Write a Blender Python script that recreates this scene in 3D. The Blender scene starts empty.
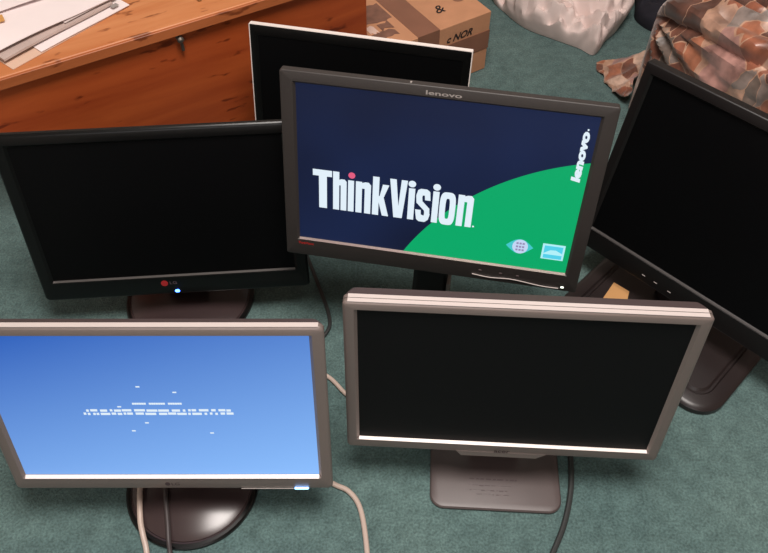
import bpy, math, random
from math import sin, cos, pi, radians as R
from mathutils import Vector, Matrix, noise
random.seed(4)
S = bpy.context.scene
COL = S.collection

# ------------------------------------------------------------------ materials
def lin(c):
    return tuple((v/255/12.92 if v/255 <= .04045 else ((v/255+.055)/1.055)**2.4) for v in c)
MATS = {}
def mat(name, rgb, rough=.5, metal=0, spec=.5, bump=0, bscale=400, var=0, vscale=30, coat=0, emit=None, estr=1.0):
    if name in MATS: return MATS[name]
    m = bpy.data.materials.new(name); m.use_nodes = True
    nt = m.node_tree; b = nt.nodes['Principled BSDF']
    c = lin(rgb)
    b.inputs['Base Color'].default_value = (*c, 1)
    b.inputs['Roughness'].default_value = rough
    b.inputs['Metallic'].default_value = metal
    b.inputs['Specular IOR Level'].default_value = spec
    b.inputs['Coat Weight'].default_value = coat
    tc = nt.nodes.new('ShaderNodeTexCoord')
    if var:
        n = nt.nodes.new('ShaderNodeTexNoise'); n.inputs['Scale'].default_value = vscale; n.inputs['Detail'].default_value = 4
        nt.links.new(tc.outputs['Object'], n.inputs['Vector'])
        r = nt.nodes.new('ShaderNodeValToRGB')
        r.color_ramp.elements[0].position = .3; r.color_ramp.elements[1].position = .7
        r.color_ramp.elements[0].color = (*[v*(1-var) for v in c], 1)
        r.color_ramp.elements[1].color = (*[min(1, v*(1+var)) for v in c], 1)
        nt.links.new(n.outputs['Fac'], r.inputs['Fac']); nt.links.new(r.outputs['Color'], b.inputs['Base Color'])
    if bump:
        n2 = nt.nodes.new('ShaderNodeTexNoise'); n2.inputs['Scale'].default_value = bscale
        nt.links.new(tc.outputs['Object'], n2.inputs['Vector'])
        bp = nt.nodes.new('ShaderNodeBump'); bp.inputs['Strength'].default_value = bump; bp.inputs['Distance'].default_value = .001
        nt.links.new(n2.outputs['Fac'], bp.inputs['Height']); nt.links.new(bp.outputs['Normal'], b.inputs['Normal'])
    if emit is not None:
        b.inputs['Emission Color'].default_value = (*lin(emit), 1); b.inputs['Emission Strength'].default_value = estr
    MATS[name] = m; return m

def carpet_mat():
    m = bpy.data.materials.new('teal_carpet'); m.use_nodes = True; nt = m.node_tree; N = nt.nodes; L = nt.links
    b = N['Principled BSDF']; b.inputs['Roughness'].default_value = .95; b.inputs['Specular IOR Level'].default_value = .15
    b.inputs['Sheen Weight'].default_value = .15; b.inputs['Sheen Roughness'].default_value = .5
    tc = N.new('ShaderNodeTexCoord')
    def nz(s, d=3, r=.6):
        n = N.new('ShaderNodeTexNoise'); n.inputs['Scale'].default_value = s; n.inputs['Detail'].default_value = d; n.inputs['Roughness'].default_value = r
        L.new(tc.outputs['Object'], n.inputs['Vector']); return n
    big, mid, fine = nz(3.2, 4), nz(38, 4, .7), nz(260, 2)
    r1 = N.new('ShaderNodeValToRGB'); e = r1.color_ramp.elements
    e[0].position = .32; e[0].color = (*lin((80, 103, 102)), 1); e[1].position = .68; e[1].color = (*lin((96, 119, 116)), 1)
    L.new(big.outputs['Fac'], r1.inputs['Fac'])
    r2 = N.new('ShaderNodeValToRGB'); e = r2.color_ramp.elements
    e[0].position = .3; e[0].color = (.74, .74, .74, 1); e[1].position = .7; e[1].color = (1.2, 1.19, 1.18, 1)
    L.new(mid.outputs['Fac'], r2.inputs['Fac'])
    r3 = N.new('ShaderNodeValToRGB'); e = r3.color_ramp.elements
    e[0].position = .35; e[0].color = (.72, .72, .72, 1); e[1].position = .65; e[1].color = (1.2, 1.2, 1.2, 1)
    L.new(fine.outputs['Fac'], r3.inputs['Fac'])
    def mul(a, c):
        x = N.new('ShaderNodeMix'); x.data_type = 'RGBA'; x.blend_type = 'MULTIPLY'; x.inputs['Factor'].default_value = 1
        L.new(a, x.inputs['A']); L.new(c, x.inputs['B']); return x.outputs['Result']
    L.new(mul(mul(r1.outputs['Color'], r2.outputs['Color']), r3.outputs['Color']), b.inputs['Base Color'])
    bp = N.new('ShaderNodeBump'); bp.inputs['Strength'].default_value = .8; bp.inputs['Distance'].default_value = .003
    L.new(fine.outputs['Fac'], bp.inputs['Height'])
    bp2 = N.new('ShaderNodeBump'); bp2.inputs['Strength'].default_value = .5; bp2.inputs['Distance'].default_value = .006
    L.new(mid.outputs['Fac'], bp2.inputs['Height']); L.new(bp.outputs['Normal'], bp2.inputs['Normal'])
    L.new(bp2.outputs['Normal'], b.inputs['Normal'])
    return m

def wood_mat(name, dark, light, rough):
    m = bpy.data.materials.new(name); m.use_nodes = True; nt = m.node_tree; N = nt.nodes; L = nt.links
    b = N['Principled BSDF']; b.inputs['Roughness'].default_value = rough; b.inputs['Specular IOR Level'].default_value = .4
    tc = N.new('ShaderNodeTexCoord'); mp = N.new('ShaderNodeMapping'); mp.inputs['Scale'].default_value = (1.1, 9, 9)
    L.new(tc.outputs['Object'], mp.inputs['Vector'])
    n = N.new('ShaderNodeTexNoise'); n.inputs['Scale'].default_value = 2.4; n.inputs['Detail'].default_value = 7; n.inputs['Roughness'].default_value = .6
    n.inputs['Distortion'].default_value = .6
    L.new(mp.outputs['Vector'], n.inputs['Vector'])
    r = N.new('ShaderNodeValToRGB'); e = r.color_ramp.elements
    e[0].position = .3; e[0].color = (*lin(dark), 1); e[1].position = .7; e[1].color = (*lin(light), 1)
    L.new(n.outputs['Fac'], r.inputs['Fac'])
    # small knots and scratches
    mp2 = N.new('ShaderNodeMapping'); mp2.inputs['Scale'].default_value = (5, 16, 16); L.new(tc.outputs['Object'], mp2.inputs['Vector'])
    k = N.new('ShaderNodeTexNoise'); k.inputs['Scale'].default_value = 3.1; k.inputs['Detail'].default_value = 3; L.new(mp2.outputs['Vector'], k.inputs['Vector'])
    rk = N.new('ShaderNodeValToRGB'); e = rk.color_ramp.elements
    e[0].position = .625; e[0].color = (1, 1, 1, 1); e[1].position = .69; e[1].color = (.45, .36, .3, 1)
    L.new(k.outputs['Fac'], rk.inputs['Fac'])
    x = N.new('ShaderNodeMix'); x.data_type = 'RGBA'; x.blend_type = 'MULTIPLY'; x.inputs['Factor'].default_value = 1
    L.new(r.outputs['Color'], x.inputs['A']); L.new(rk.outputs['Color'], x.inputs['B']); L.new(x.outputs['Result'], b.inputs['Base Color'])
    return m

def throw_mat():
    m = bpy.data.materials.new('patchwork_satin'); m.use_nodes = True; nt = m.node_tree; N = nt.nodes; L = nt.links
    b = N['Principled BSDF']; b.inputs['Roughness'].default_value = .36; b.inputs['Specular IOR Level'].default_value = .7
    b.inputs['Sheen Weight'].default_value = .3
    uv = N.new('ShaderNodeUVMap'); uv.uv_map = 'UVMap'
    mp = N.new('ShaderNodeMapping'); mp.inputs['Rotation'].default_value = (0, 0, .5); mp.inputs['Scale'].default_value = (1.25, .8, 1)
    dn = N.new('ShaderNodeTexNoise'); dn.inputs['Scale'].default_value = 9; L.new(uv.outputs['UV'], dn.inputs['Vector'])
    dm = N.new('ShaderNodeVectorMath'); dm.operation = 'MULTIPLY_ADD'; dm.inputs[1].default_value = (.09, .09, 0); L.new(dn.outputs['Color'], dm.inputs[0]); L.new(uv.outputs['UV'], dm.inputs[2])
    L.new(dm.outputs[0], mp.inputs['Vector'])
    v = N.new('ShaderNodeTexVoronoi'); v.distance = 'MANHATTAN'; v.inputs['Scale'].default_value = 17; v.inputs['Randomness'].default_value = .85
    L.new(mp.outputs['Vector'], v.inputs['Vector'])
    sp = N.new('ShaderNodeSeparateColor'); L.new(v.outputs['Color'], sp.inputs['Color'])
    r = N.new('ShaderNodeValToRGB'); cr = r.color_ramp; cr.interpolation = 'CONSTANT'
    cols = [(150,92,68), (196,160,138), (118,74,58), (178,142,122), (112,100,92), (168,108,80), (172,132,124), (98,64,52), (206,178,160), (140,128,122)]
    cr.elements[0].color = (*lin(cols[0]), 1); cr.elements[1].position = .1; cr.elements[1].color = (*lin(cols[1]), 1)
    for i in range(2, 10):
        e = cr.elements.new(i/10); e.color = (*lin(cols[i]), 1)
    L.new(sp.outputs['Red'], r.inputs['Fac'])
    # pale piping lines between the patches
    v2 = N.new('ShaderNodeTexVoronoi'); v2.distance = 'MANHATTAN'; v2.feature = 'F2'; v2.inputs['Scale'].default_value = 17; v2.inputs['Randomness'].default_value = .85
    L.new(mp.outputs['Vector'], v2.inputs['Vector'])
    sb = N.new('ShaderNodeMath'); sb.operation = 'SUBTRACT'; L.new(v2.outputs['Distance'], sb.inputs[0]); L.new(v.outputs['Distance'], sb.inputs[1])
    lt = N.new('ShaderNodeMath'); lt.operation = 'LESS_THAN'; lt.inputs[1].default_value = .035; L.new(sb.outputs[0], lt.inputs[0])
    x = N.new('ShaderNodeMix'); x.data_type = 'RGBA'; L.new(lt.outputs[0], x.inputs['Factor'])
    L.new(r.outputs['Color'], x.inputs['A']); x.inputs['B'].default_value = (*lin((188,150,126)), 1)
    n = N.new('ShaderNodeTexNoise'); n.inputs['Scale'].default_value = 26; n.inputs['Detail'].default_value = 5; L.new(uv.outputs['UV'], n.inputs['Vector'])
    r2 = N.new('ShaderNodeValToRGB'); e = r2.color_ramp.elements
    e[0].position = .34; e[0].color = (.45, .40, .37, 1); e[1].position = .64; e[1].color = (1.2, 1.12, 1.08, 1); L.new(n.outputs['Fac'], r2.inputs['Fac'])
    y = N.new('ShaderNodeMix'); y.data_type = 'RGBA'; y.blend_type = 'MULTIPLY'; y.inputs['Factor'].default_value = 1
    L.new(x.outputs['Result'], y.inputs['A']); L.new(r2.outputs['Color'], y.inputs['B']); L.new(y.outputs['Result'], b.inputs['Base Color'])
    return m

def backlit(name, lo, hi):
    """lit display: emission varied slightly by noise"""
    m = mat(name, (6, 6, 8), .4, spec=.2, emit=hi); nt = m.node_tree; N = nt.nodes; b = N['Principled BSDF']
    tc = N.new('ShaderNodeTexCoord'); n = N.new('ShaderNodeTexNoise'); n.inputs['Scale'].default_value = 5; n.inputs['Detail'].default_value = 1
    nt.links.new(tc.outputs['Object'], n.inputs['Vector'])
    r = N.new('ShaderNodeValToRGB'); e = r.color_ramp.elements
    e[0].position = .3; e[0].color = (*lin(lo), 1); e[1].position = .7; e[1].color = (*lin(hi), 1)
    nt.links.new(n.outputs['Fac'], r.inputs['Fac']); nt.links.new(r.outputs['Color'], b.inputs['Emission Color'])
    return m

black_gloss = mat('black_gloss_plastic', (12, 12, 12), .28, spec=.3)
black_matte = mat('black_matte_plastic', (26, 25, 26), .5, spec=.35, bump=.2, bscale=900)
charcoal = mat('charcoal_plastic', (50, 45, 43), .5, spec=.45, bump=.15, bscale=1200)
dark_housing = mat('dark_brown_housing', (74, 62, 62), .55, spec=.35)
silver = mat('silver_paint', (132, 119, 114), .34, metal=.35, spec=.6, bump=.1, bscale=1500)
silver_and_lit_lip = mat('bright_silver_and_lit_lip', (225, 212, 208), .3, metal=.3, spec=.6)  # silver button lines, and top lips with overhead light in the colour
mauve_base = mat('mauve_grey_plastic', (80, 69, 68), .42, spec=.5, var=.05)
brown_gloss = mat('dark_brown_gloss', (58, 46, 46), .25, spec=.5)
screen_off = mat('dark_display', (16, 16, 17), .5, spec=.12)
screen_black = mat('black_display', (7, 7, 8), .45, spec=.1)
glyph_white = mat('lit_white', (10, 10, 10), .4, spec=.1, emit=(226, 240, 250))
ink = mat('black_ink', (38, 26, 24), .8)
grey_print = mat('grey_print', (150, 142, 138), .5)
brass = mat('old_brass', (150, 118, 80), .35, metal=.8)
steel = mat('tarnished_steel', (120, 112, 104), .35, metal=.8)

# ------------------------------------------------------------------ mesh helpers
class MB:
    def __init__(s): s.v = []; s.f = []; s.uv = None
    def add(s, vs, fs):
        k = len(s.v); s.v += [tuple(v) for v in vs]; s.f += [tuple(i+k for i in f) for f in fs]; return s
    def box(s, x0, x1, y0, y1, z0, z1, M=None):
        vs = [Vector((x, y, z)) for x in (x0, x1) for y in (y0, y1) for z in (z0, z1)]
        if M: vs = [M(*v) for v in vs]
        return s.add(vs, [(0,1,3,2), (4,6,7,5), (0,4,5,1), (2,3,7,6), (0,2,6,4), (1,5,7,3)])
    def loft(s, loops, cap0=True, cap1=True):
        k = len(s.v); n = len(loops[0])
        for l in loops: s.v += [tuple(p) for p in l]
        for i in range(len(loops)-1):
            for j in range(n):
                a = k+i*n+j; b = k+i*n+(j+1) % n; s.f.append((a, b, b+n, a+n))
        if cap0: s.f.append(tuple(k+j for j in range(n))[::-1])
        if cap1: s.f.append(tuple(k+(len(loops)-1)*n+j for j in range(n)))
        return s
    def tube(s, pts, r, n=10, closed=False):
        pts = [Vector(p) for p in pts]; loops = []; prev = None
        for i, p in enumerate(pts):
            t = (pts[min(i+1, len(pts)-1)]-pts[max(i-1, 0)]).normalized()
            if prev is None:
                a = t.orthogonal().normalized()
            else:
                a = (prev - t*prev.dot(t)).normalized()
            prev = a; c = t.cross(a)
            loops.append([p+(a*cos(2*pi*j/n)+c*sin(2*pi*j/n))*r for j in range(n)])
        return s.loft(loops)
    def build(s, name, m, parent=None, smooth=True, loc=None, rotz=0):
        me = bpy.data.meshes.new(name); me.from_pydata(s.v, [], s.f); me.validate()
        import bmesh
        b = bmesh.new(); b.from_mesh(me); bmesh.ops.recalc_face_normals(b, faces=b.faces); b.to_mesh(me); b.free()
        me.materials.append(m)
        if smooth:
            me.shade_smooth(); me.set_sharp_from_angle(angle=R(32))
        o = bpy.data.objects.new(name, me); COL.objects.link(o)
        if parent: o.parent = parent
        if loc is not None: o.location = loc; o.rotation_euler = (0, 0, rotz)
        return o

def rrect(x0, x1, y0, y1, r, seg=5):
    out = []
    for cx, cy, a in ((x1-r, y1-r, 0), (x0+r, y1-r, 90), (x0+r, y0+r, 180), (x1-r, y0+r, 270)):
        for i in range(seg+1):
            t = R(a+90*i/seg); out.append((cx+r*cos(t), cy+r*sin(t)))
    return out
def circ(r, n=64, cx=0, cy=0, ry=None): return [(cx+r*cos(2*pi*i/n), cy+(ry or r)*sin(2*pi*i/n)) for i in range(n)]
def spline(pts, k=10):
    P = [Vector(p) for p in pts]; P = [P[0]*2-P[1]]+P+[P[-1]*2-P[-2]]; out = []
    for i in range(1, len(P)-2):
        for j in range(k):
            t = j/k; a, b, c, d = P[i-1:i+3]
            out.append(.5*((2*b)+(c-a)*t+(2*a-5*b+4*c-d)*t*t+(3*b-a-3*c+d)*t**3))
    out.append(P[-2]); return out
def thing(name, label, cat, loc, rz=0):
    o = bpy.data.objects.new(name, None); COL.objects.link(o); o.location = loc; o.rotation_euler = (0, 0, rz)
    o.empty_display_size = .1; o['label'] = label; o['category'] = cat; return o
def tag(o, label, cat): o['label'] = label; o['category'] = cat; return o

def text_verts(body, bold=.0, shear=0):
    cu = bpy.data.curves.new('t', 'FONT'); cu.body = body; cu.offset = bold; cu.shear = shear; cu.resolution_u = 3
    o = bpy.data.objects.new('t', cu); COL.objects.link(o); bpy.context.view_layer.update()
    me = bpy.data.meshes.new_from_object(o.evaluated_get(bpy.context.evaluated_depsgraph_get()))
    vs = [v.co.copy() for v in me.vertices]; fs = [tuple(p.vertices) for p in me.polygons]
    bpy.data.objects.remove(o); bpy.data.curves.remove(cu); bpy.data.meshes.remove(me)
    x0 = min(v.x for v in vs); x1 = max(v.x for v in vs); y0 = min(v.y for v in vs); y1 = max(v.y for v in vs)
    return [((v.x-x0)/(x1-x0), (v.y-y0)/(y1-y0)) for v in vs], fs
def text_on(body, box, M, d, vertical=False, bold=0, shear=0):
    """lettering fitted to box (a0,a1,b0,b1) of a surface map M(a,b,d)"""
    vs, fs = text_verts(body, bold, shear); a0, a1, b0, b1 = box; mb = MB()
    if vertical: P = [M(a0+(1-y)*(a1-a0), b0+x*(b1-b0), d) for x, y in vs]
    else: P = [M(a0+x*(a1-a0), b0+y*(b1-b0), d) for x, y in vs]
    return mb.add(P, fs)

# ------------------------------------------------------------------ monitors
class Mon:
    def __init__(s, name, label, sx, sy, sz, yaw, tilt, w, h, half, top, bot, back=.065):
        """(sx,sy,sz): middle of the lower edge of the display; stand origin sits 'back' behind it"""
        s.off = .0045; s.back = back; c, sn = cos(yaw), sin(yaw)
        s.root = thing(name, label, 'monitor', (sx-sn*back, sy+c*back, 0), yaw)
        s.z = sz; s.t = tilt; s.w = w; s.h = h; s.half = half; s.top = top; s.bot = bot
    def P(s, a, b, d):
        d = d-s.off
        return Vector((a, -s.back + b*sin(s.t) + d*cos(s.t), s.z + b*cos(s.t) - d*sin(s.t)))
    def loop(s, pts, d): return [s.P(a, b, d) for a, b in pts]
    def bezel(s, m, lip, r=.005, rc=.006, cham=.004, dep=.0045, groove=False, name='bezel', inset_extra=0):
        H, T, B = s.half, s.top, s.bot; w, h = s.w/2, s.h
        def O(i, d): return s.loop(rrect(-H+i, H-i, B+i, T-i, max(rc-i*.3, .001)), d)
        L = [O(.003, lip), O(0, lip-.0015)]
        if groove: L += [O(0, lip*.56), O(.0012, lip*.54), O(.0012, lip*.48), O(0, lip*.46)]
        L += [O(0, r*.6), O(r*.3, r*.2), O(r*.8, 0)]
        L += [s.loop(rrect(-w-cham, w+cham, -cham, h+cham, .0012), 0), s.loop(rrect(-w, w, 0, h, .001), dep), s.loop(rrect(-w, w, 0, h, .001), dep+.008)]
        mb = MB(); mb.loft(L, cap0=False, cap1=False)
        # rear closing wall of the frame
        n = len(L[0]); k = 0; e = len(L)-1
        for j in range(n): mb.f.append((j, (j+1) % n, e*n+(j+1) % n, e*n+j))
        o = mb.build(name, m, s.root); s.bez = o; return o
    def housing(s, m, lip, d1=.018, d2=.045, in0=.004, in1=.012, in2=.09, name='rear_housing'):
        H, T, B = s.half, s.top, s.bot
        def O(i, d, r=.01, up=0): return s.loop(rrect(-H+i, H-i, B+i*.7, T-i+up, r), d)
        return MB().loft([O(in0, lip, .006), O(in1*.6, lip+d1*.6, .01), O(in1, lip+d1, .012), O(in2*.8, lip+d1+.010, .02), O(in2, lip+d2, .02)]).build(name, m, s.root)
    def display(s, m, dep=.0045, parent=None):
        w, h = s.w/2, s.h
        s.scr = MB().loft([s.loop(rrect(-w, w, 0, h, .001), dep), s.loop(rrect(-w, w, 0, h, .001), dep+.007)]).build('screen', m, s.root, smooth=False); return s.scr
    def decal(s, name, polys, m, d, parent, th=.0004):
        """thin raised marks: list of outlines [(a,b),...]"""
        mb = MB()
        for p in polys: mb.loft([s.loop(p, d), s.loop(p, d+th)])
        return mb.build(name, m, parent, smooth=False)
    def button(s, a, b, w, h, m, name='button', out=.0012):
        p = rrect(a-w/2, a+w/2, b-h/2, b+h/2, min(w, h)*.4, 3)
        q = rrect(a-w/2+.0006, a+w/2-.0006, b-h/2+.0006, b+h/2-.0006, min(w, h)*.3, 3)
        return MB().loft([s.loop(p, .001), s.loop(p, -out*.5), s.loop(q, -out)]).build(name, m, s.root)
    def neck(s, m, w=.06, t=.022, y=.0, ztop=None, back_d=.05, name='neck'):
        c = s.P(0, s.h*.40, back_d)
        zt = c.z
        loops = []
        for k in range(9):
            u = k/8; z = .010+(zt-.010)*u; yy = y+(c.y+.012-y)*u*u
            ww = w*(1.25-.25*min(1, u*3))
            loops.append([Vector((px, py+yy, z)) for px, py in rrect(-ww/2, ww/2, -t/2, t/2, t*.35, 4)])
        o = MB().loft(loops).build(name, m, s.root)
        g = MB().loft([[s.P(a, b, back_d-.008) for a, b in rrect(-.05, .05, s.h*.4-.05, s.h*.4+.05, .008)], [s.P(a, b, back_d+.014) for a, b in rrect(-.045, .045, s.h*.4-.045, s.h*.4+.045, .008)]]).build('hinge', m, s.root)
        return o

def disc_base(m, R0, cx, cy, mt, rimm, name='base'):
    L = []
    for r, z in ((R0-.002, 0), (R0, .002), (R0, .005), (R0-.002, .007), (R0-.006, .0078), (R0-.0075, .0068), (R0-.009, .0068), (R0-.010, .009), (R0*.8, .0135), (R0*.5, .018), (R0*.35, .020)):
        L.append([Vector((x, y, z)) for x, y in circ(r, 72, cx, cy)])
    o = MB().loft(L).build(name, mt, m.root)
    rim = []
    for r, z in ((R0+.0012, .0005), (R0+.0012, .0056), (R0-.0015, .0079), (R0-.0062, .0084), (R0-.0062, .0070)):
        rim.append([Vector((x, y, z)) for x, y in circ(r, 72, cx, cy)])
    MB().loft(rim, False, False).build('rim', rimm, o)
    return o
def rect_base(m, x0, x1, y0, y1, r, prof, mt, name='base'):
    L = [[Vector((x, y, z)) for x, y in rrect(x0+i, x1-i, y0+i, y1-i, max(r-i*.7, .006), 8)] for i, z in prof]
    return MB().loft(L).build(name, mt, m.root)

# --- A: centre monitor, lit splash screen ----------------------------------
A = Mon('monitor', 'charcoal monitor showing a navy and green splash screen with large white lettering', .0738, .821, .2418/.9, R(-10.3), R(12.7), .477, .298, .2630, .319, -.037, back=.075)
A.root.location = (.0738+sin(R(10.3))*.0675, .821+cos(R(10.3))*.0675, 0); A.root.scale = (.9, .9, .9)
A.bezel(charcoal, .016, r=.002, rc=.004)
A.housing(dark_housing, .016, d1=.012, d2=.05)
navy = backlit('navy_display', (20, 28, 54), (24, 36, 70))
A.display(navy)
A.neck(black_matte, w=.066, t=.03, y=-.035)
MB().box(.0330, .0395, -.050, -.016, .010, .16).build('neck_trim', grey_print, A.root)['label'] = 'pale grey neck edge strip'
rect_base(A, -.11, .11, -.19, -.018, .02, ((0, 0), (0, .006), (.003, .0095), (.008, .011)), black_matte)
W_, H_ = .477, .298
def q(u, v): return ((u-.5)*W_, v*H_)
# green field: region under a circle through three points of the arc
def circle3(a, b, c):
    ax, ay = a; bx, by = b; cx, cy = c
    d = 2*(ax*(by-cy)+bx*(cy-ay)+cx*(ay-by))
    ux = ((ax*ax+ay*ay)*(by-cy)+(bx*bx+by*by)*(cy-ay)+(cx*cx+cy*cy)*(ay-by))/d
    uy = ((ax*ax+ay*ay)*(cx-bx)+(bx*bx+by*by)*(ax-cx)+(cx*cx+cy*cy)*(bx-ax))/d
    return ux, uy, math.hypot(ax-ux, ay-uy)
ox, oy, orad = circle3(q(.399, 0), q(.64, .455), q(1, .735))
a0 = math.atan2(0-oy, q(.399, 0)[0]-ox); a1 = math.atan2(q(1, .735)[1]-oy, W_/2-ox)
if a0 < 0: a0 += 2*pi
arc = [(ox+orad*cos(a0+(a1-a0)*i/40), oy+orad*sin(a0+(a1-a0)*i/40)) for i in range(41)]
A.decal('green_field', [arc+[q(1, 0)]], mat('lit_green', (4, 8, 5), .4, spec=.2, emit=(10, 168, 104)), .0040, A.scr)
def bar(u0, u1, v0, v1): return [q(u0, v0), q(u1, v0), q(u1, v1), q(u0, v1)]
def poly(*p): return [q(*x) for x in p]
bs, xh, cp = .232, .441, .487
G = [bar(.055, .125, .447, cp), bar(.077, .106, bs, .447)]
G += [bar(.129, .1515, bs, cp), poly((.1515, .400), (.1515, .436), (.160, xh), (.171, xh), (.1785, .428), (.1785, .385), (.158, .400)), bar(.157, .1785, bs, .40)]
G += [bar(.184, .2055, bs, xh)]
def letter_n(u): return [bar(u, u+.0225, bs, xh), poly((u+.0225, .398), (u+.0225, .434), (u+.034, xh), (u+.046, xh), (u+.055, .425), (u+.055, .385), (u+.030, .398)), bar(u+.0325, u+.055, bs, .40)]
G += letter_n(.2125)
G += [bar(.274, .297, bs, cp), poly((.2965, .335), (.310, xh), (.333, xh), (.3115, .34)), poly((.2965, .36), (.3115, .375), (.334, bs), (.311, bs), (.2965, .325))]
G += [poly((.335, cp), (.358, cp), (.3695, .31), (.3695, bs), (.3535, bs)), poly((.3695, bs), (.3695, .31), (.3765, cp), (.3985, cp), (.3845, bs))]
G += [bar(.404, .4265, bs, xh)]
G += [poly((.4315, .40), (.437, .436), (.447, .446), (.469, .446), (.480, .432), (.4835, .375), (.464, .375), (.462, .405), (.455, .405), (.453, .39)), poly((.4315, .40), (.453, .395), (.455, .365), (.482, .32), (.484, .27), (.465, .285), (.463, .305), (.434, .352)), poly((.434, .27), (.431, .305), (.4515, .305), (.4525, .275), (.463, .268), (.465, .29), (.485, .285), (.480, .245), (.468, .227), (.447, .227), (.437, .24))]
G += [bar(.491, .513, bs, xh)]
A.decal('word_mark', G, glyph_white, .0034, A.scr)
mb = MB()
lo = [[A.P(*q(.5455+.0285*(1 if abs(cos(t)) > .999 else abs(cos(t))**.55)*(1 if cos(t) > 0 else -1)*k, .3365+(.1095 if k == 1 else .068)*abs(sin(t))**.55*(1 if sin(t) >= 0 else -1)), .0034) for t in [2*pi*i/40 for i in range(40)]] for k in (1, .26)]
mb.loft(lo, False, False); mb.build('letter_o', glyph_white, A.scr, smooth=False)
A.decal('letter_n', letter_n(.581), glyph_white, .0034, A.scr)
def dot(u, v, ru, rv, n=20): return [q(u+ru*cos(2*pi*i/n), v+rv*sin(2*pi*i/n)) for i in range(n)]
for dd in (dot(.4145, .470, .0135, .021), dot(.5025, .4695, .0135, .021), dot(.6445, .240, .0035, .0055)): A.decal('dot', [dd], glyph_white, .0034, A.scr)
A.decal('dot', [dot(.197, .4745, .0125, .020)], mat('lit_pink', (8, 5, 5), .4, emit=(226, 92, 128)), .0034, A.scr)
text_on('lenovo', (*[ (x-.5)*W_ for x in (.947, .9785)], .612*H_, .915*H_), A.P, .0034, True, bold=.06, shear=.12).build('brand_word', glyph_white, A.scr, smooth=False)
A.decal('brand_dot', [dot(.969, .925, .003, .005)], glyph_white, .0034, A.scr)
cy = mat('lit_cyan', (5, 8, 8), .4, emit=(70, 200, 205))
eye = [q(.771+.098*t, .146+.050*sin(pi*t)) for t in [i/12 for i in range(13)]]+[q(.869-.098*t, .146-.050*sin(pi*t)) for t in [i/12 for i in range(1, 12)]]
A.decal('eye_badge', [eye], cy, .0034, A.scr)
A.decal('eye_disc', [dot(.822, .146, .028, .048, 28)], mat('lit_pale_blue', (8, 8, 8), .4, emit=(196, 214, 244)), .0029, A.scr)
A.decal('badge_print', [bar(.807+.011*i, .815+.011*i, v, v+.012) for i in range(3) for v in (.118, .140, .163)], mat('lit_mauve', (8, 8, 8), .4, emit=(150, 140, 180)), .0025, A.scr)
A.decal('energy_badge', [bar(.901, .981, .084, .190)], mat('lit_sky', (8, 8, 8), .4, emit=(178, 240, 248)), .0034, A.scr)
A.decal('badge_print', [bar(.908, .974, .092, .118), poly((.908, .125), (.93, .15), (.95, .152), (.974, .132), (.974, .178), (.908, .178))], mat('lit_azure', (8, 8, 8), .4, emit=(84, 208, 234)), .0029, A.scr)
text_on('lenovo', (-.030, .026, .3050, .3122), A.P, -.0004, bold=.02).build('brand_word', grey_print, A.bez, smooth=False)['label'] = 'pale grey maker word on top bezel'
text_on('ThinkVision', (-.2405, -.212, -.0125, -.0075), A.P, -.0004, bold=.02).build('model_word', mat('red_print', (186, 38, 34), .5), A.bez, smooth=False)['label'] = 'small red word on lower left bezel'
for a, b in ((.0916, -.0165), (.128, -.0175), (.158, -.018)): A.button(a, b, .006, .0035, dark_housing)
A.button(.2383, -.0290, .006, .0035, mat('white_led', (220, 230, 220), .4, emit=(235, 245, 225), estr=1.6), 'power_light')
cv = spline([A.P(.078, -.026, -.0008), A.P(.11, -.0285, -.0012), A.P(.15, -.0262, -.0012), A.P(.20, -.0315, -.0012), A.P(.232, -.0320, -.0008)], 8)
MB().tube(cv, .0009, 6).build('button_trim', silver_and_lit_lip, A.bez)['label'] = 'thin silver wavy line under the buttons'
MB().box(-.0562, -.0532, 0, .0015, 0, .005, M=lambda x, y, z: A.P(x, A.top-.0005+y, .004+z)).build('top_mark', grey_print, A.bez, smooth=False)

def lower_glint(M, m, hh, out=.0008):  # painted highlight: pale strip standing for light caught on the lower ledge
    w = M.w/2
    o = MB().loft([[M.P(a, b, d) for b, d in ((-hh, -out), (-.0002, .0040), (-hh, .0040))] for a in (-w, w)]).build('lower_glint', m, M.bez, smooth=False); o['label'] = 'highlight strip painted along the lower edge of the display'
white_rim_and_glint = mat('white_rim_and_glint', (240, 228, 222), .3, spec=.6)  # colour of the real silver rim and of the painted ledge highlights
lower_glint(A, mat('mauve_glint', (150, 132, 128), .35, metal=.3), .0022)
# --- B: back-left black monitor ---------------------------------------------
B = Mon('monitor', 'glossy black monitor, screen off, with a blue power light below its red round logo', -.372, .884, .114, R(4.5), R(12.5),   .426, .2663, .2365, .2885, -.043, back=.055)
B.bezel(black_gloss, .012, r=.006, rc=.008, dep=.004)
B.housing(dark_housing, .012, d1=.014, d2=.05)
B.display(screen_black, .004)
disc_base(B, .120, .004, -.020, brown_gloss, black_gloss)
B.neck(black_gloss, w=.075, t=.03, y=.0)
lg = mat('red_logo', (176, 40, 44), .5)
B.decal('logo', [[(a-.0215+0, b-.0165) for a, b in circ(.0062, 24)]], lg, -.0004, B.bez)
text_on('LG', (-.012, .0005, -.0190, -.0125), B.P, -.0004, bold=.01).build('logo_word', mat('dim_print', (96, 84, 92), .5), B.bez, smooth=False)
B.button(-.0016, -.0350, .0080, .0058, mat('blue_led', (20, 60, 255), .3, emit=(60, 110, 255), estr=14), 'power_light')

lower_glint(B, mat('grey_glint', (96, 92, 90), .35, metal=.3), .0016)
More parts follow.
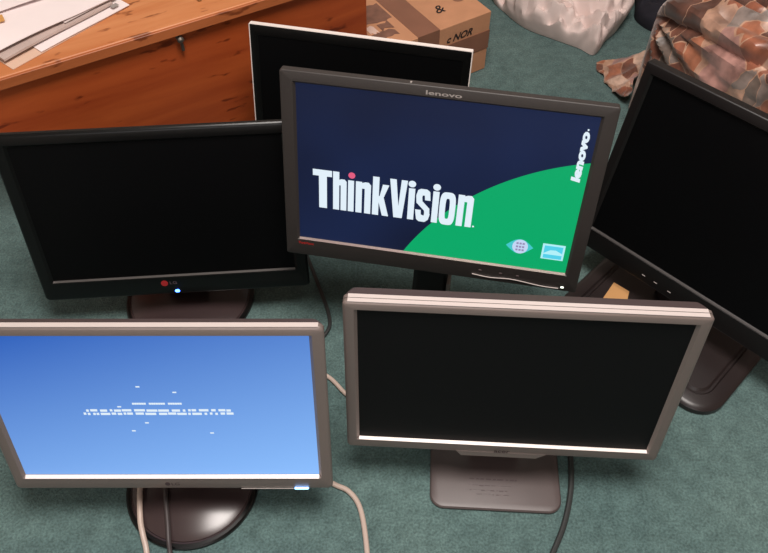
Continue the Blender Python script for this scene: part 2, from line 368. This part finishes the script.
# --- C: front-left silver monitor, blue signal message ------------------------
C = Mon('monitor', 'silver monitor lit bright blue with small dashed white writing', -.310, .501, .116, R(.2), R(13.8), .431, .2694, .2348, .2865, -.0285, back=.045)
C.bezel(silver, .011, rc=.007)
C.decal('lit_lip', [rrect(-.228, .228, .2866, .2872, .0002, 1)], silver_and_lit_lip, .0015, C.bez, th=.0085)['label'] = 'overhead light painted as a bright strip along the top edge'  # same silver as the bezel, overhead light painted on as a strip
C.housing(dark_housing, .011, d1=.013, d2=.050, in0=.001, in1=.005)
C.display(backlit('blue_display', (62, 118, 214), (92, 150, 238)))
def viewing_angle_ramp(m):
    """viewing-angle tone painted into the emission, lighter toward the lower right, in the panel's own coordinates"""
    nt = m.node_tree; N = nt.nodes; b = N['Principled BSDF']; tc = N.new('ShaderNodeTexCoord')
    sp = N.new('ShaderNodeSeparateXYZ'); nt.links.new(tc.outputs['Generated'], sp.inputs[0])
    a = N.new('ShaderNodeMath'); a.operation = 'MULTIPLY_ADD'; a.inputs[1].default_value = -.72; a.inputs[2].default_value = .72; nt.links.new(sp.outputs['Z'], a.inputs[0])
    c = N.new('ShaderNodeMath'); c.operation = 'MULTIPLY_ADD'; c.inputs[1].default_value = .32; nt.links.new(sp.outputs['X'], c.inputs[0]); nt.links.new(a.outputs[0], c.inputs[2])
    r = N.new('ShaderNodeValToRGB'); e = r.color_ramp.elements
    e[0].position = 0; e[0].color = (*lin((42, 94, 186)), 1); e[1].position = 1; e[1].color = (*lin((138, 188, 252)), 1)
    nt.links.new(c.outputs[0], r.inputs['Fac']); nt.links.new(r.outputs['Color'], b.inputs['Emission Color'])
viewing_angle_ramp(MATS['blue_display'])  # light and dark of the viewing angle, put into the emission colour
disc_base(C, .104, .004, -.011, brown_gloss, black_gloss)
C.neck(black_gloss, w=.055, t=.03, y=.004)
def dash(u, v, w, h=.0105): return [((x-.5)*.431, y*.2694) for x, y in ((u, v), (u+w, v), (u+w, v+h), (u, v+h))]
D1 = []
u = .428
for wl in (6, 7, 6):
    for i in range(wl): D1.append(dash(u, .543, .0066, .012)); u += .0073
    u += .009
for row, (v, seed, ust) in enumerate(((.492, 3, .277), (.468, 8, .266))):
    rnd = random.Random(seed); u = ust
    while u < .728:
        wd = rnd.choice((.008, .008, .014, .014, .022, .03)) if not .40 < u < .56 else rnd.choice((.018, .026, .034))
        D1.append(dash(u, v+rnd.choice((0, .002)), wd, .0150)); u += wd+rnd.choice((.003, .005, .009))
for uu, vv in ((.459, .664), (.569, .625), (.385, .523), (.459, .405), (.41, .345), (.662, .328)): C.decal('message_speck', [dash(uu-.006, vv, .012, .008)], glyph_white, .0040, C.scr, th=.0003)
rows = {}
for p_ in D1: rows.setdefault(round(p_[0][1]/.2694, 1) if not .46 < p_[0][1]/.2694 < .5 else ('a' if p_[0][1]/.2694 > .485 else 'b'), []).append(p_)
for p_ in rows.values(): C.decal('message_line', p_, glyph_white, .0040, C.scr, th=.0003)
C.decal('logo', [[(a-.009, b-.0165) for a, b in circ(.0038, 20)]], mat('dark_print', (66, 52, 54), .5), -.0004, C.bez)
text_on('LG', (-.003, .0085, -.0195, -.0135), C.P, -.0004, bold=.0).build('logo_word', MATS['dark_print'], C.bez, smooth=False)
C.button(.1885, -.0262, .021, .0035, mat('pale_blue_led', (150, 190, 255), .3, emit=(130, 185, 255), estr=3.5), 'power_light', out=.002)
C.decal('button_line', [rrect(.099, .177, -.0275, -.0262, .0005, 2)], silver_and_lit_lip, -.0006, C.bez)

lower_glint(C, white_rim_and_glint, .0031, .0012)
# --- D: front-right silver monitor, off ---------------------------------------
D = Mon('monitor', 'silver-framed monitor, screen off, on a flat rectangular mauve-grey base', .179, .553, .117, R(-3), R(8.2), .432, .270, .2345, .287, -.0228, back=.035)
D.bezel(silver, .0165, rc=.006, groove=True)
D.decal('lit_lip', [rrect(-.228, .228, .2871, .2877, .0002, 1)], silver_and_lit_lip, .0012, D.bez, th=.0068)['label'] = 'overhead light painted as a bright strip along the top edge'  # light on the upper lip, painted as a paler silver
D.decal('lit_lip', [rrect(-.228, .228, .2871, .2877, .0002, 1)], silver_and_lit_lip, .0092, D.bez, th=.0065)['label'] = 'overhead light painted as a bright strip behind the groove'
D.housing(dark_housing, .0165, d1=.017, d2=.055, in0=.001, in1=.005)
D.display(screen_off)
rect_base(D, -.103, .105, -.095, .075, .022, ((.001, 0), (0, .002), (0, .005), (.002, .0075), (.006, .0085)), mauve_base)
D.neck(brown_gloss, w=.07, t=.03, y=.01)
mb = MB()
tabp = [(-.068, -.020), (-.060, -.0305), (.054, -.0305), (.068, -.020)]
mb.loft([D.loop(tabp, -.0003), D.loop(tabp, .014)]).build('chin_tab', silver, D.bez)
text_on('acer', (-.011, .013, -.0195, -.0135), D.P, -.0008, bold=.01).build('logo_word', MATS['dark_print'], D.bez, smooth=False)
# faded printing on the base
mb = MB(); rnd = random.Random(12)
for r_, (yy, n, x0, x1) in enumerate(((-.046, 9, -.040, .036), (-.056, 6, -.042, .028), (-.064, 5, -.040, .020), (-.071, 5, -.030, .022))):
    x = x0
    while x < x1:
        l = rnd.uniform(.004, .011) if r_ == 0 else rnd.uniform(.002, .010)
        hh = .0022 if r_ == 0 else .0008
        mb.box(x, min(x+l, x1), yy+rnd.uniform(-.0012, .0012)*(r_ > 0), yy+hh, .0084, .0088); x += l+rnd.uniform(.001, .004)
mb.build('worn_print', MATS['dark_print'], D.root.children[[c.name.split('.')[0] for c in D.root.children].index('base')], smooth=False)['label'] = 'worn dark printing on the base'

lower_glint(D, white_rim_and_glint, .0017, .0010)
# --- E: right black monitor, squarer -------------------------------------------
E_ = Mon('monitor', 'big black matte monitor at the right edge, screen off, leaning over a wide dark base', .526, .855, .125, R(-44.7), R(10.4), .389, .311, .2120, .3315, -.0435, back=.07)
eb = mat('black_satin_plastic', (22, 19, 19), .38, spec=.3)
E_.bezel(eb, .020, r=.003, rc=.004)
E_.housing(dark_housing, .020, d1=.010, d2=.06)
E_.display(screen_black)
# base: rounded rectangle with a grooved inner plateau
bx = (.555*.711-.675*.703+.086)  # no shift
eb2 = mat('brown_black_plastic', (36, 29, 29), .36, spec=.45)
rect_base(E_, -.172, .164, -.203, .030, .05, ((.003, 0), (0, .003), (0, .012), (.003, .0155), (.010, .018), (.026, .020), (.029, .0165), (.033, .0165), (.037, .0205), (.055, .0215)), eb2)
E_.neck(eb2, w=.09, t=.04, y=-.02, back_d=.055)
for a, b in ((-.0694, -.029), (-.0448, -.0289), (-.0166, -.030)): E_.button(a, b, .007, .0015, grey_print)
MB().loft([[Vector((x, y, z)) for x, y in ((-.062, -.008), (-.030, -.045), (.012, -.045), (-.030, .004))] for z in (.0212, .0224)]).build('x', ink, E_.root)
bpy.data.objects.remove(bpy.data.objects['x'])

lower_glint(E_, mat('dim_glint', (66, 62, 61), .35), .0018)
# --- F: back monitor with thin silver frame --------------------------------------
F = Mon('monitor', 'black-screened monitor with a thin bright silver rim standing behind the lit splash screen', -.056, 1.186, .125, R(-12.2), R(11), .385, .228, .2075, .249, -.014, back=.06)
F.bezel(black_gloss, .009, r=.0015, rc=.002, cham=.001, dep=.001)
F.housing(dark_housing, .009, d1=.012, d2=.045)
F.display(screen_black, .001)
fr = MB()
H, T, Bt = F.half, F.top, F.bot
fr.loft([F.loop(rrect(-H-.0010, H+.0010, Bt-.0010, T+.0010, .002), .009), F.loop(rrect(-H-.0010, H+.0010, Bt-.0010, T+.0010, .002), -.0008), F.loop(rrect(-H+.0005, H-.0005, Bt+.0005, T-.0005, .002), -.0010), F.loop(rrect(-H+.0004, H-.0004, Bt+.0004, T-.0004, .002), .002)], False, False)
fr.build('silver_rim', white_rim_and_glint, F.bez)['label'] = 'thin bright silver rim'
rect_base(F, -.10, .10, -.11, .07, .04, ((0, 0), (0, .006), (.004, .010)), black_gloss)
F.neck(black_gloss, w=.07, t=.03, y=.0, back_d=.045)

# --- cardboard scrap on E's base ---------------------------------------------------
cardm = mat('cardboard', (196, 142, 108), .85, spec=.2, var=.05, vscale=25, bump=.3, bscale=150)
sc = MB(); zc = .0222
sc.loft([[Vector((x, y, z)) for x, y in ((.441, .940), (.466, .918), (.452, .880), (.412, .900))] for z in (zc, zc+.0015)])
tag(sc.build('paper_label', mat('tan_label', (196, 146, 92), .7), smooth=False), 'small tan paper label lying on the dark base of the right monitor', 'label')

# ------------------------------------------------------------------ floor
fm = MB(); fm.box(-2.2, 2.8, -1.6, 3.5, -.05, 0)
fl = fm.build('floor', carpet_mat(), smooth=False); fl['kind'] = 'structure'

# ------------------------------------------------------------------ wooden chest
CH = thing('wooden_chest', 'orange-brown pine chest with a lid tinted paler by overhead light, papers lying on top', 'chest', (-.032, 1.492, 0), R(30.6))
# local x runs along the front (corner at 0, body towards -x), y goes back
chest_shaded_red = wood_mat('shaded_red_pine', (150, 62, 26), (178, 84, 38), .45)  # redder body wood, with the shade of the upright faces in its colour
chest_lit_top = wood_mat('lit_pale_pine', (186, 112, 66), (212, 146, 98), .5)  # paler lid wood, with the overhead light put in its colour
def bev_box(x0, x1, y0, y1, z0, z1, b=.003):
    def O(i, z): return [Vector((x, y, z)) for x, y in rrect(x0+i, x1-i, y0+i, y1-i, b, 3)]
    return MB().loft([O(b, z0), O(0, z0+b), O(0, z1-b), O(b, z1)])
bev_box(-.775, 0, .012, .52, .0, .336).build('body', chest_shaded_red, CH)
bev_box(-.783, .006, 0, .53, .337, .360, .004).build('lid', chest_lit_top, CH)
bev_box(-.784, .007, -.003, .004, .3385, .3585, .001).build('shaded_lid_edge', wood_mat('shaded_orange_pine', (156, 84, 44), (182, 104, 60), .5), CH)  # front of the lid, its shade painted as a darker strip
def hook(x, y, z, m, up):
    mb = MB()
    if up:
        mb.loft([[Vector((x+a, y+b, z+h)) for a, b in circ(r, 14)] for r, h in ((.004, 0), (.0042, .003), (.0025, .004), (.0025, .010), (.0045, .012), (.0045, .016), (.002, .018))])
    else:
        mb.loft([[Vector((x+a, y-h, z+b)) for a, b in circ(r, 14)] for r, h in ((.006, 0), (.006, .002), (.004, .003), (.004, .008), (.0065, .010), (.0065, .015), (.003, .018))])
        mb.tube(spline([(x, y-.006, z), (x+.001, y-.010, z-.010), (x+.002, y-.008, z-.026)], 5), .0034, 8)
    return mb
hook(-.412, .012, .328, steel, False).build('latch_pin', steel, CH)
hook(-.345, .055, .360, brass, True).build('latch_stud', brass, CH)['label'] = 'small brass stud on the lid'

# ------------------------------------------------------------------ papers on the chest
def sheet(name, pts, z, m, label, cat, th=.0012, curl=0, seg=14):
    """pts: four floor-plan corners; lightly curled sheet with thickness"""
    p = [Vector((x, y, 0)) for x, y in pts]; mb = MB(); n = seg
    def g(u, v): return p[0].lerp(p[1], u).lerp(p[3].lerp(p[2], u), v)
    for top in (0, 1):
        for i in range(n+1):
            for j in range(n+1):
                c = g(i/n, j/n); e = curl*(sin(pi*i/n*1.4)*.5+.5*(j/n)**3+.3*sin(5*i/n+3*j/n))
                mb.v.append((c.x, c.y, z+max(e, 0)+top*th))
    k = (n+1)**2
    for i in range(n):
        for j in range(n):
            a = i*(n+1)+j; mb.f += [(a, a+1, a+n+2, a+n+1), (k+a, k+a+n+1, k+a+n+2, k+a+1)]
    for i in range(n):
        for a, b in ((i*(n+1), (i+1)*(n+1)), (i*(n+1)+n, (i+1)*(n+1)+n), (i, i+1), (n*(n+1)+i, n*(n+1)+i+1)): mb.f.append((a, b, b+k, a+k))
    return tag(mb.build(name, m), label, cat)
white_p = mat('white_paper', (236, 222, 220), .75, spec=.2, var=.03, vscale=9)
cream_p = mat('cream_envelope', (214, 180, 158), .75, spec=.2)
grey_p = mat('grey_newsprint', (186, 166, 158), .7, spec=.3, var=.12, vscale=14)
blue_p = mat('lilac_paper', (122, 116, 170), .7)
d1 = Vector((.62, .785)); d2 = Vector((-.785, .62))
def quad(cx, cy, l, w, ang):
    a = Vector((cos(R(ang)), sin(R(ang)))); b = Vector((-a.y, a.x)); c = Vector((cx, cy))
    return [tuple(c), tuple(c+a*l), tuple(c+a*l+b*w), tuple(c+b*w)]
ztop = .3603
def quad4(*p): return list(p)
sheet('envelope', quad(-.649, 1.142, .242, .11, 51.5), ztop, cream_p, 'cream envelope lowest in the paper pile, its corner nearest the chest edge', 'envelope', curl=.0005)
sheet('paper_sheet', quad(-.612, 1.190, .197, .12, 50.5), ztop+.003, white_p, 'white sheet peeking from the middle of the paper pile', 'paper', curl=.0008)
sheet('magazine', quad(-.665, 1.155, .235, .20, 50.5), ztop+.008, grey_p, 'grey newsprint booklet under the top white sheets', 'magazine', th=.004, curl=.002)
sheet('flyer', quad(-.585, 1.262, .118, .05, 50.5), ztop+.0150, mat('pale_grey_paper', (206, 192, 188), .7, var=.08, vscale=30), 'narrow pale grey flyer along the near edge of the paper pile', 'flyer', curl=.0005)
sheet('paper_sheet', quad4((-.681, 1.163), (-.518, 1.336), (-.62, 1.50), (-.83, 1.30)), ztop+.019, white_p, 'large white printed sheet on top of the paper pile', 'paper', curl=.003)
sheet('paper_sheet', quad(-.742, 1.318, .27, .08, 36), ztop+.0245, blue_p, 'lilac-blue paper at the far left corner of the paper pile', 'paper')
sheet('letter', quad(-.715, 1.272, .24, .05, 36), ztop+.0275, white_p, 'white letter crossing the upper side of the paper pile', 'letter', curl=.002)
sheet('sticky_note', quad(-.722, 1.232, .040, .022, 30), ztop+.0265, mat('yellow_tan', (206, 150, 84), .7), 'small orange-tan note at the left side of the paper pile', 'note')
sheet('card', quad(-.512, 1.322, .014, .010, 50), ztop+.0085, grey_print, 'tiny grey printed card at the right end of the paper pile', 'card')

# ------------------------------------------------------------------ cardboard box
BX = thing('cardboard_box', 'taped cardboard box with black handwriting on its near side', 'box', (.252, 1.650, 0), R(32.2))
bh = .162; bw = .30; bd = .36
bev_box(-bw, 0, 0, bd, 0, bh, .002).build('carton', cardm, BX)
tape = mat('brown_tape', (136, 92, 72), .35, spec=.5, var=.08, vscale=20)
mb = MB(); tx0, tx1 = -.208, -.148
mb.box(tx0, tx1, -.0008, bd, bh, bh+.0008); mb.box(tx0, tx1, -.0008, 0, .0, bh)
mb.build('tape_strip', tape, BX, smooth=False)['label'] = 'brown tape over the top and near side'
mb = MB(); mb.box(-bw-.001, .0008, -.0014, 0, .062, .112); mb.box(0, .0008, -.0014, bd, .062, .112)
mb.build('tape_strip', tape, BX, smooth=False)['label'] = 'brown tape band across the near side'
def jag(x0, x1, y0, y1, z, n, seed):
    r = random.Random(seed); top = [(x0+(x1-x0)*i/n, y1+r.uniform(-.006, .006)) for i in range(n+1)]
    bt = [(x1-(x1-x0)*i/n, y0+r.uniform(-.006, .006)) for i in range(n+1)]
    return [[Vector((x, y, zz)) for x, y in top+bt] for zz in (z, z+.0006)]
mb = MB(); mb.loft(jag(-.297, -.214, .10, .17, bh, 8, 2)); mb.loft(jag(-.297, -.235, .035, .060, bh+.0001, 6, 5)); mb.loft(jag(-.262, -.232, .068, .092, bh+.0009, 3, 9)); mb.loft(jag(-.14, -.06, .21, .25, bh, 7, 6))
mb.loft(jag(-.297, -.214, .20, .34, bh, 9, 21))
mb.build('torn_tape', mat('old_tape', (128, 90, 74), .6, var=.2, vscale=60), BX, smooth=False)
mb = MB(); mb.loft(jag(-.292, -.272, .065, .095, bh+.0004, 5, 3)); mb.loft(jag(-.29, -.26, .02, .032, bh+.0004, 5, 13))
mb.build('torn_patch', mat('torn_paper', (222, 188, 172), .8), BX, smooth=False)
FM = lambda a, b, d: Vector((a, -.0005+d, b))
text_on('c NOR', (-.126, -.052, .117, .136), FM, -.0004, bold=.03, shear=.35).build('handwriting', ink, BX, smooth=False)
TM = lambda a, b, d: Vector((a, b, bh+.0004+d))
text_on('&', (-.115, -.088, .055, .085), TM, .0003, bold=.01, shear=.3).build('handwriting', ink, BX, smooth=False)
MB().loft([[Vector((-.035+x*1.2, .085+y, bh+z)) for x, y in circ(.014, 18)] for z in (.0002, .0007)]).build('stain', mat('stain_brown', (140, 96, 74), .8), BX, smooth=False)

# ------------------------------------------------------------------ cables
def cable(pts, r, m, label):
    p = spline(pts, 12); root = MB().tube(p, r, 10).build('cable', m); return tag(root, label, 'cable')
rub = mat('dark_grey_rubber', (44, 46, 46), .5)
pale = mat('pale_cable', (186, 166, 154), .45)
def plug(p, d, m): pass
cable([(-.19, 1.03, .05), (-.168, 1.05, .018), (-.150, 1.01, .004), (-.120, .927, .004), (-.103, .872, .004), (-.104, .840, .004), (-.130, .812, .004), (-.20, .802, .004), (-.28, .80, .004)], .0036, rub, 'dark cable behind the lower right corner of the black monitor with blue light')
cable([(.05, .66, .0045), (.0, .665, .0045), (-.03, .680, .0045), (-.065, .703, .0045), (-.102, .741, .0045), (-.16, .760, .0045), (-.24, .755, .0045)], .0038, pale, 'short pale cable stretch showing between the two silver monitors')
cable([(-.185, .67, .05), (-.150, .62, .015), (-.115, .562, .006), (-.082, .538, .0045), (-.055, .524, .0045), (-.036, .494, .0045), (-.025, .430, .0045), (-.022, .36, .0045), (-.05, .28, .0045)], .0042, pale, 'pale cable curving out past the lower right corner of the blue screen')
cable([(-.385, .600, .10), (-.388, .565, .050), (-.386, .532, .0235), (-.382, .505, .021), (-.375, .470, .0165), (-.368, .450, .0135), (-.359, .425, .006), (-.345, .37, .0045), (-.345, .28, .0045)], .0044, pale, 'pale cable draped over the left of the round base below the blue screen')
cable([(-.358, .600, .10), (-.352, .560, .05), (-.345, .532, .0275), (-.339, .500, .0250), (-.331, .466, .0215), (-.326, .440, .0165), (-.322, .418, .008), (-.318, .37, .004), (-.31, .27, .004)], .0038, mat('brown_rubber', (58, 50, 50), .5), 'dark cable draped over the middle of the round base below the blue screen')
cable([(.30, .68, .05), (.308, .63, .010), (.308, .585, .005), (.300, .528, .005), (.281, .471, .005), (.254, .420, .005), (.21, .34, .005), (.17, .27, .005)], .0046, rub, 'dark cable curving over the carpet right of the mauve-grey rectangular base')

# ------------------------------------------------------------------ cloth bundle
def fbm(x, y, z=0, o=4): return noise.fractal(Vector((x, y, z)), 1.0, 2.0, o)
def blob(outline, cx, cy, H, fold, seed, nr=46, na=200, tip=None, k=1.0):
    P = [Vector((x, y, 0)) for x, y in outline]
    sp = []
    for i in range(len(P)):
        a, b, c, d = P[i-1], P[i], P[(i+1) % len(P)], P[(i+2) % len(P)]
        for j in range(12):
            t = j/12; sp.append(.5*((2*b)+(c-a)*t+(2*a-5*b+4*c-d)*t*t+(3*b-a-3*c+d)*t**3))
    c0 = Vector((cx, cy, 0)); loops = []; n = len(sp)
    loops.append([c0+(p-c0)*.93+Vector((0, 0, .0)) for p in sp])
    for i in range(nr+1):
        u = i/nr; ang = u*pi/2; rr = cos(ang)**.8 if u < 1 else 0; hz = H*sin(ang)**.85
        ring = []
        for j, p in enumerate(sp):
            q_ = c0+(p-c0)*rr
            f = 0
            if tip:
                dx, dy = q_.x-tip[0], q_.y-tip[1]; th = math.atan2(dy, dx); ds = math.hypot(dx, dy)
                f += .5*(1-abs(sin(th*7+2.2*fbm(ds*6, th, seed))))*min(1, ds*8)
            f += .9*(1-2*abs(fbm(q_.x*7+seed, q_.y*9, hz*6)))
            f += .5*(1-2*abs(fbm(q_.x*16+seed, q_.y*21, hz*12, 2)))
            z = max(.002 if u == 0 else .004, hz*(.8+.2*f)+fold*(f-.5)*min(1, u*4))
            out = fold*.6*f*min(1, u*5)*(1-u)
            dirn = (p-c0).normalized()
            ring.append(Vector((q_.x+dirn.x*out, q_.y+dirn.y*out, z)))
        loops.append(ring)
    return MB().loft(loops, True, True)
cloth_w = mat('off_white_cotton', (226, 206, 200), .85, spec=.2, var=.05, vscale=12)
ol = [(.30, 1.97), (.325, 1.90), (.372, 1.825), (.44, 1.775), (.50, 1.735), (.536, 1.705), (.575, 1.765), (.605, 1.80), (.640, 1.865), (.67, 1.96), (.60, 2.10), (.45, 2.13), (.34, 2.08)]
tag(blob(ol, .48, 1.94, .11, .036, 3.3, tip=(.536, 1.735)).build('cloth_bundle', cloth_w), 'crumpled off-white cotton bundle lying on the carpet beyond the cardboard box', 'cloth')
ol2 = [(.675, 1.86), (.73, 1.80), (.80, 1.88), (.84, 2.0), (.76, 2.12), (.69, 2.08), (.690, 1.95)]
tag(blob(ol2, .75, 1.96, .07, .015, 9.1, nr=20).build('garment', mat('navy_black_cloth', (26, 24, 34), .9)), 'dark crumpled garment between the off-white bundle and the patchwork throw', 'cloth')

# ------------------------------------------------------------------ sofa with patchwork throw
SA = R(-61)
SF = thing('sofa', 'low seat draped in a shiny brown patchwork throw, top right', 'sofa', (.566, 1.485, 0), SA)
# local x: along the front, towards the right of the picture; local y: back into the seat
tm = throw_mat()
def throw():
    L, Dp, Hh = 1.7, .95, .315; nx, n_t = 260, 200; mb = MB(); uvs = []
    r = .05
    prof_len = Hh-r + r*pi/2 + Dp-r
    def prof(t):
        s = t*prof_len
        if s < Hh-r: return (0, s, -1, 0)
        s -= Hh-r
        if s < r*pi/2:
            a = s/r; return (r-r*cos(a), Hh-r+r*sin(a), -cos(a), sin(a))
        s -= r*pi/2
        return (r+s, Hh, 0, 1)
    for i in range(nx+1):
        x = L*i/nx
        for j in range(n_t+1):
            t = j/n_t; y, z, ny, nz = prof(t); s = t*prof_len
            # long rolls running with the seat edge, drifting across it
            ph = (s-.26)*1.0 - x*.10 + .03*fbm(x*3, s*2, 5)
            roll = 0; ph2 = ph+.006*fbm(x*9, s*3, 2.2)
            for c, w, h in ((.035, .016, .020), (.078, .017, .024), (.122, .016, .020), (.172, .022, .026), (.235, .026, .020), (.31, .035, .022), (.42, .05, .02)):
                roll += h*math.exp(-((ph2-c)/w)**2)
            valley = -.014*math.exp(-((ph2-.010)/.010)**2)-.010*math.exp(-((ph2-.100)/.007)**2)-.010*math.exp(-((ph2-.147)/.008)**2)
            cr = .006*(1-2*abs(fbm(x*4, s*16, 1.7)))+.003*(1-2*abs(fbm(x*9+3, s*34, 4.2, 2)))
            fan = .008*sin(18*math.atan2(s-.27, x+.02)) * math.exp(-((x/.22)**2)) * (1 if s < .27 else .4)
            d = (roll+valley*1.4+cr*min(1, s*12))*min(1, .15+x/.05)+fan*min(1, s*8)*min(1, x/.04)
            px = x
            edge = max(0, 1-x/.05); dz = 0
            yy = y+ny*d; zz = z+nz*d
            zz -= .03*edge*edge*(z/Hh); yy += .02*edge*edge
            mb.v.append((px, yy, max(zz, .002) if s < .02 else zz)); uvs.append((x, s))
    m_ = n_t+1
    for i in range(nx):
        for j in range(n_t):
            a = i*m_+j; mb.f.append((a, a+m_, a+m_+1, a+1))
    # closing sides: near-left end panel, right end, back and underside
    def strip(idx, ey):
        ring = []
        for a in idx:
            v = mb.v[a]; ring.append(len(mb.v)); mb.v.append((v[0]+ey, v[1], .0 if False else 0.0)); uvs.append((uvs[a][0]-.2, uvs[a][1]))
        for k in range(len(idx)-1): mb.f.append((idx[k], idx[k+1], ring[k+1], ring[k]))
    strip([j for j in range(m_)], .0)
    strip([nx*m_+j for j in range(m_)], 0)
    strip([i*m_+n_t for i in range(nx+1)], 0)
    return mb, uvs
mb, uvs = throw()
o = mb.build('throw_cover', tm, SF)
ul = o.data.uv_layers.new(name='UVMap')
for lp in o.data.loops: ul.data[lp.index].uv = uvs[lp.vertex_index]
# corner of the throw spreading over the carpet
mb = MB(); uvc = []
n = 40
A0, A1, A2, A3 = Vector((.558, 1.492, 0)), Vector((.600, 1.66, 0)), Vector((.532, 1.668, 0)), Vector((.553, 1.575, 0))
inv = (Matrix.Translation(SF.location) @ Matrix.Rotation(SA, 4, 'Z')).inverted()
A0, A1, A2, A3 = Vector((.572, 1.488, 0)), Vector((.655, 1.665, 0)), Vector((.530, 1.664, 0)), Vector((.553, 1.55, 0))
for top in (0, 1):
    for i in range(n+1):
        for j in range(n+1):
            u, v = i/n, j/n; p = A0.lerp(A1, u).lerp(A3.lerp(A2, u), v)
            z = .002+top*.004+(1-v)*.03+.010*(1-abs(sin(9*u+4*v)))*(1-v*.5)+.004*abs(fbm(u*5, v*5))
            w = inv @ Vector((p.x+.004*sin(14*u), p.y, z)); mb.v.append(tuple(w)); uvc.append((p.x*1.0+3, p.y))
k = (n+1)**2
for i in range(n):
    for j in range(n):
        a = i*(n+1)+j; mb.f += [(a, a+1, a+n+2, a+n+1), (k+a, k+a+n+1, k+a+n+2, k+a+1)]
    for a, b in ((i*(n+1), (i+1)*(n+1)), (i*(n+1)+n, (i+1)*(n+1)+n), (i, i+1), (n*(n+1)+i, n*(n+1)+i+1)): mb.f.append((a, b, b+k, a+k))
o = mb.build('throw_corner', tm, SF)
ul = o.data.uv_layers.new(name='UVMap')
for lp in o.data.loops: ul.data[lp.index].uv = uvc[lp.vertex_index]

# ------------------------------------------------------------------ light, world, camera
la = bpy.data.lights.new('ceiling_lamp', 'AREA'); la.shape = 'DISK'; la.size = .9; la.energy = 63; la.color = (1, .93, .88)
lo_ = bpy.data.objects.new('ceiling_lamp', la); COL.objects.link(lo_); lo_.location = (.15, .45, 2.38)
lw = bpy.data.lights.new('added_front_fill', 'AREA'); lw.shape = 'RECTANGLE'; lw.size = 1.6; lw.size_y = 1.1; lw.energy = 11; lw.color = (.95, .97, 1)  # added fill for the monitor fronts; no window is seen there
ow = bpy.data.objects.new('added_front_fill', lw); COL.objects.link(ow); ow.location = (-.3, -1.35, 1.6); ow.rotation_euler = (R(90), 0, 0)
wallm = mat('warm_white_plaster', (222, 212, 204), .9, spec=.2, var=.02, vscale=3)
for nm, b6 in (('wall_far', (-2.1, 2.7, 3.4, 3.5, 0, 2.5)), ('wall_near', (-2.1, 2.7, -1.6, -1.5, 0, 2.5)), ('wall_left', (-2.2, -2.1, -1.6, 3.5, 0, 2.5)), ('wall_right', (2.7, 2.8, -1.6, 3.5, 0, 2.5)), ('ceiling', (-2.2, 2.8, -1.6, 3.5, 2.5, 2.6))):
    wb = MB(); wb.box(*b6); o_ = wb.build(nm, wallm, smooth=False); o_['kind'] = 'structure'
w = bpy.data.worlds.new('room_light'); S.world = w; w.use_nodes = True
bg = w.node_tree.nodes['Background']; bg.inputs['Color'].default_value = (.95, .93, .95, 1); bg.inputs['Strength'].default_value = .3

cam = bpy.data.cameras.new('camera'); co = bpy.data.objects.new('camera', cam); COL.objects.link(co)
f = 780.36; cam.sensor_fit = 'HORIZONTAL'; cam.sensor_width = 36; cam.lens = f/768*36; cam.clip_start = .02
pit, rol = R(50.703), R(.1385)
co.location = (0, 0, 1.18807)
co.matrix_world = Matrix.Translation((0, 0, 1.18807)) @ Matrix.Rotation(pi/2-pit, 4, 'X') @ Matrix.Rotation(rol, 4, 'Z')
S.camera = co
S.view_settings.view_transform = 'Standard'; S.view_settings.look = 'None'; S.view_settings.exposure = 0; S.view_settings.gamma = 1
S.view_settings.use_curve_mapping = False
